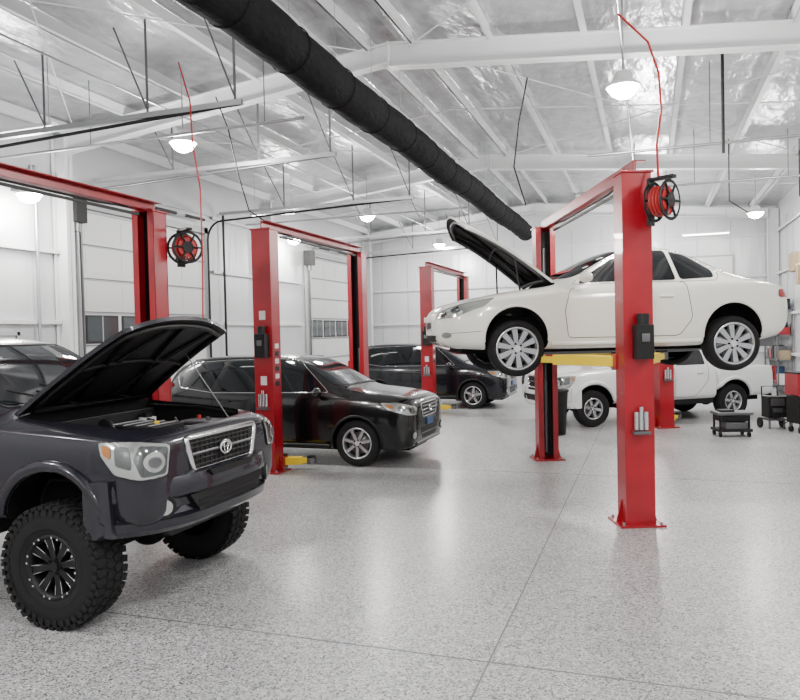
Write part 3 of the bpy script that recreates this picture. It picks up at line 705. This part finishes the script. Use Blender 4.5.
q.tube([(-.9,11.9,4.75),(XR-.05,11.9,4.75)],.022,STEEL); q.tube([(-1.5,15.9,4.9),(XR-.05,15.9,4.9)],.022,STEEL)
q.tube([(XL+.1,8.9,4.95),(-4.4,8.9,4.95)],.022,STEEL); q.tube([(XL+.1,16.5,4.9),(-4,16.5,4.9)],.022,STEEL)
q.tube([(-.27,YB,5.35),(-.27,YF,5.35)],.014,STEEL); q.tube([(-6.7,YB,5.38),(-6.7,YF,5.38)],.014,STEEL)
q.tube([(XL+.12,9.65,0),(XL+.12,9.65,5.0)],.03,STEEL); q.tube([(XL+.12,15.4,0),(XL+.12,15.4,5.0)],.03,BLK)
for x in(.9,2.6): q.tube([(x,11.9,4.75),(x,11.9,zr(x)+.45)],.008,GREYM); q.tube([(x,15.9,4.9),(x,15.9,zr(x)+.45)],.008,GREYM)
for x in(-8,-5): q.tube([(x,8.9,4.95),(x,8.9,zr(x)+.4)],.008,GREYM)
q.tube([(1.0,11.0,zr(1)+.4),(1.0,11.0,4.4)],.022,BLK,n=8)
for x in(1.6,2.9): q.tube([(x,16.5,zr(x)+.4),(x,16.5,4.6)],.012,BLK,n=6); q.tube([(x,16.5,4.6),(x+.4,16.5,4.3)],.012,BLK,n=6)
q.build('ceiling_conduit')
def bay(x,y,z,wall=False,power=230):
    E=empty('high_bay_light',(x,y,z)); m=MB()
    m.lathe([(.001,.16),(.09,.16),(.11,.12),(.12,.05),(.20,.0),(.21,-.03),(.19,-.03)],(0,0,0),(0,0,1),WHT,28)
    if not wall: m.tube([(0,0,.15),(0,0,zr(x)+.45-z)],.012,STEEL)
    else: m.box((-.18,0,.08),(.36,.06,.05),GREYM)
    m.build('housing',E); l=MB(); l.lathe([(.001,-.17),(.07,-.155),(.14,-.11),(.185,-.04),(.19,-.02)],(0,0,0),(0,0,1),LAMP,28); l.build('lens',E)
    L=bpy.data.lights.new('bulb','POINT'); L.energy=power; L.shadow_soft_size=.2; L.color=(1,.985,.96)
    o=bpy.data.objects.new('bulb',L); COL.objects.link(o); o.parent=E; o.location=(0,0,-.40)
for y in(-2.5,2.2,9.4,17.0,23.6):  # first two rows are out of view, added to light the room
    for x in(-6.7,-.27): bay(x,y,5.0,False,310)
bay(-9.55,9.2,4.42,True,130); bay(-9.55,18.5,4.75,True,110)
for y in (5.8,13.2,20.5): bay(2.6,y,4.9,False,130)
def strip(x,y,z,l,along):
    E=empty('strip_light',(x,y,z),0 if along=='x' else pi/2); m=MB(); m.box((0,0,.03),(l,.12,.05),WHT); m.build('housing',E)
    m=MB(); m.cyl((-l/2+.03,0,-.01),(l/2-.03,0,-.01),.022,LAMP2,n=10); m.build('tube',E)
    m=MB(); m.tube([(-l/2+.1,0,.05),(-l/2+.1,0,zr(x)+.4-z)],.006,STEEL); m.tube([(l/2-.1,0,.05),(l/2-.1,0,zr(x)+.4-z)],.006,STEEL); m.build('hanger',E)
LAMP2=M('tube_emitter',(1,.98,.94),.5,emit=18)
strip(-8.3,7.9,4.95,1.2,'x'); strip(1.7,24.6,4.9,1.4,'x'); strip(-8.6,15.6,4.95,1.2,'x')
ARM=[(.52,1.45),(-.52,1.45)]
lift((-5.31,11.11,0),0,3.5,3.55,.13,ARM)
lift((-5.62,5.34,0),0,3.66,3.50,.13,ARM)
lift((-5.15,18.75,0),0,3.6,3.6,.13,ARM)
lift((-.84,9.49,0),math.radians(21.3),3.78,3.56,1.655,[(.80,.62),(-.80,.62)])
lift((-.62,16.95,0),math.radians(28),3.7,3.0,.13,[(.6,1.3),(-.6,1.3)])
pickup('pickup_truck',(-5.63,4.8,0),0,P_CHAR,.25,.43,.265,.225,'offroad',True,.815)
suv('suv',(-5.50,10.87,0),0,P_BLK,.985,'s7')
suv('suv',(-5.64,19.0,0),0,P_NAVY,1.0,'s5')
coupe('coupe',(-.61,9.69,1.60),math.radians(203.5),0,P_WHT)
pickup('pickup_truck',(-.21,16.75,0),math.radians(215),P_WH2,0,.375,.25,.215,'s6',False,.78)
reel((.13,7.44,3.22),math.radians(60),HOSE)
reel((-5.36,7.50,3.10),math.radians(60),HOSE)
h=MB()
h.tube([(-.27,8.0,5.3),(.02,7.95,4.95),(.12,7.9,4.6),(.14,7.8,4.2),(.09,7.62,3.8),(.10,7.5,3.44)],.012,HOSE); h.build('air_hose')
h=MB(); h.tube([(-5.45,7.6,5.4),(-5.3,7.6,4.9),(-5.28,7.6,4.4),(-5.12,7.5,3.8),(-5.08,7.45,3.0),(-5.10,7.45,2.2)],.010,HOSE); h.build('air_hose')
h=MB(); h.tube([(-1.6,10.4,5.6),(-1.75,10.5,5.0),(-1.85,10.6,4.4),(-1.75,11.0,3.9)],.012,BLK); h.build('power_cord')
h=MB(); h.tube([(-6.1,9.4,5.6),(-5.9,9.4,5.1),(-5.8,9.5,4.4),(-5.7,9.6,3.9),(-5.4,9.6,3.7)],.01,BLK); h.build('power_cord')
E=empty('battery_charger_cart',(2.25,15.5,0),.3); m=MB()
m.box((0,0,.42),(.34,.30,.40),BLK); m.box((0,-.155,.52),(.26,.01,.14),GREYM); m.box((0,-.155,.36),(.2,.01,.08),GREYM)
m.tube([(-.15,.15,.3),(-.15,.18,.80),(.15,.18,.80),(.15,.15,.3)],.014,BLK); m.box((0,0,.18),(.36,.34,.03),GREYM)
for s in(-1,1): m.cyl((s*.19,.12,.10),(s*.23,.12,.10),.10,RUB,n=20); m.tube([(s*.14,-.12,0.0),(s*.14,-.12,.2)],.02,GREYM)
m.tube([(.1,-.15,.4),(.2,-.25,.2),(.05,-.25,.1),(-.1,-.2,.25),(-.12,-.16,.45)],.012,BLK)
m.build('body',E,bevel=.008)
E=empty('rolling_tool_stand',(1.38,14.3,0),.25); m=MB()
m.box((0,0,.42),(.62,.42,.05),GREYM); m.box((0,0,.33),(.50,.34,.10),BLK); m.box((0,0,.12),(.60,.42,.05),BLK); m.box((.05,0,.2),(.4,.3,.12),GREYM)
for a in(-1,1):
    for b in(-1,1): m.cyl((a*.25,b*.16,.06),(a*.25,b*.16,.40),.02,BLK); m.cyl((a*.25-.02,b*.16,.045),(a*.25+.02,b*.16,.045),.045,RUB,n=14)
m.box((-.1,0,.46),(.25,.2,.04),BLK); m.build('body',E,bevel=.008)
E=empty('tool_cart',(2.78,15.0,0),.35); m=MB()
m.box((0,0,.90),(.70,.45,.40),RED); m.box((0,0,.43),(.66,.42,.50),BLK); m.box((0,0,1.11),(.72,.47,.03),BLK)
for k in range(5): m.box((0,-.225 if k>2 else -.215,.26+.17*k),(.60,.015,.15),RED if k>2 else BLK); m.tube([(-.25,-.24,.31+.17*k),(.25,-.24,.31+.17*k)],.008,STEEL)
for a in(-1,1):
    for b in(-1,1): m.cyl((a*.27-.02,b*.16,.06),(a*.27+.02,b*.16,.06),.06,RUB,n=14); m.box((a*.27,b*.16,.14),(.05,.05,.12),GREYM)
m.build('cabinet',E,bevel=.008)
E=empty('trash_bin',(-1.75,13.9,0)); m=MB(); m.lathe([(.001,.01),(.22,.01),(.27,.80),(.29,.82),(.29,.86),(.15,.93),(.001,.94)],(0,0,0),(0,0,1),BLK,28); m.build('bin',E)
E=empty('wall_shelf',(XR-.25,23.6,0)); m=MB()
for z in(.3,1.0,1.7,2.4): m.box((0,0,z),(.4,2.4,.03),GREYM)
for a in(-.18,.18):
    for b in(-1.18,1.18): m.box((a,b,1.25),(.04,.04,2.5),GREYM)
for z in(.32,1.02,1.72,2.42):
    for k in range(5):
        hh=random.uniform(.2,.5); m.box((0,-.95+.46*k,z+hh/2),(.3,random.uniform(.2,.4),hh),random.choice([BEIGE,BLUE,RED,WHT,BLK,GREYM]))
m.build('shelf',E)
E=empty('electrical_panel',(XR-.07,20.5,3.4)); m=MB(); m.box((0,0,0),(.14,.5,.9),GREYM); m.box((-.075,0,0),(.01,.44,.84),FRM); m.box((0,.8,-.1),(.14,.3,.5),BEIGE); m.box((0,-.7,.2),(.14,.3,.4),FRM); m.box((0,1.6,.3),(.14,.7,.5),BEIGE); m.tube([(0,0,.45),(0,0,1.9)],.02,STEEL); m.tube([(0,-.7,.4),(0,-.7,1.8)],.02,BLK); m.build('box',E)
E=empty('wall_clock',(-2.6,YF-.03,3.3)); m=MB(); m.cyl((0,-.03,0),(0,.02,0),.2,BLK,n=28); m.cyl((0,-.035,0),(0,-.03,0),.18,WHT,n=28); m.box((0,-.04,.05),(.012,.005,.12),BLK); m.box((.04,-.04,0),(.09,.005,.012),BLK); m.build('face',E)
# ================================================================= CAMERA / WORLD
cam=bpy.data.cameras.new('camera'); co=bpy.data.objects.new('camera',cam); COL.objects.link(co)
cam.sensor_width=36; cam.lens=32.4; cam.clip_end=200
Rm=Matrix.Rotation(math.radians(19.15),4,'Z')@Matrix.Rotation(math.radians(90-1.35),4,'X')@Matrix.Rotation(-.022,4,'Z')
co.matrix_world=Matrix.Translation((0,0,2.0))@Rm
SC.camera=co
wd=bpy.data.worlds.new('world'); SC.world=wd; wd.use_nodes=True
wd.node_tree.nodes['Background'].inputs[0].default_value=(.6,.65,.7,1); wd.node_tree.nodes['Background'].inputs[1].default_value=.3
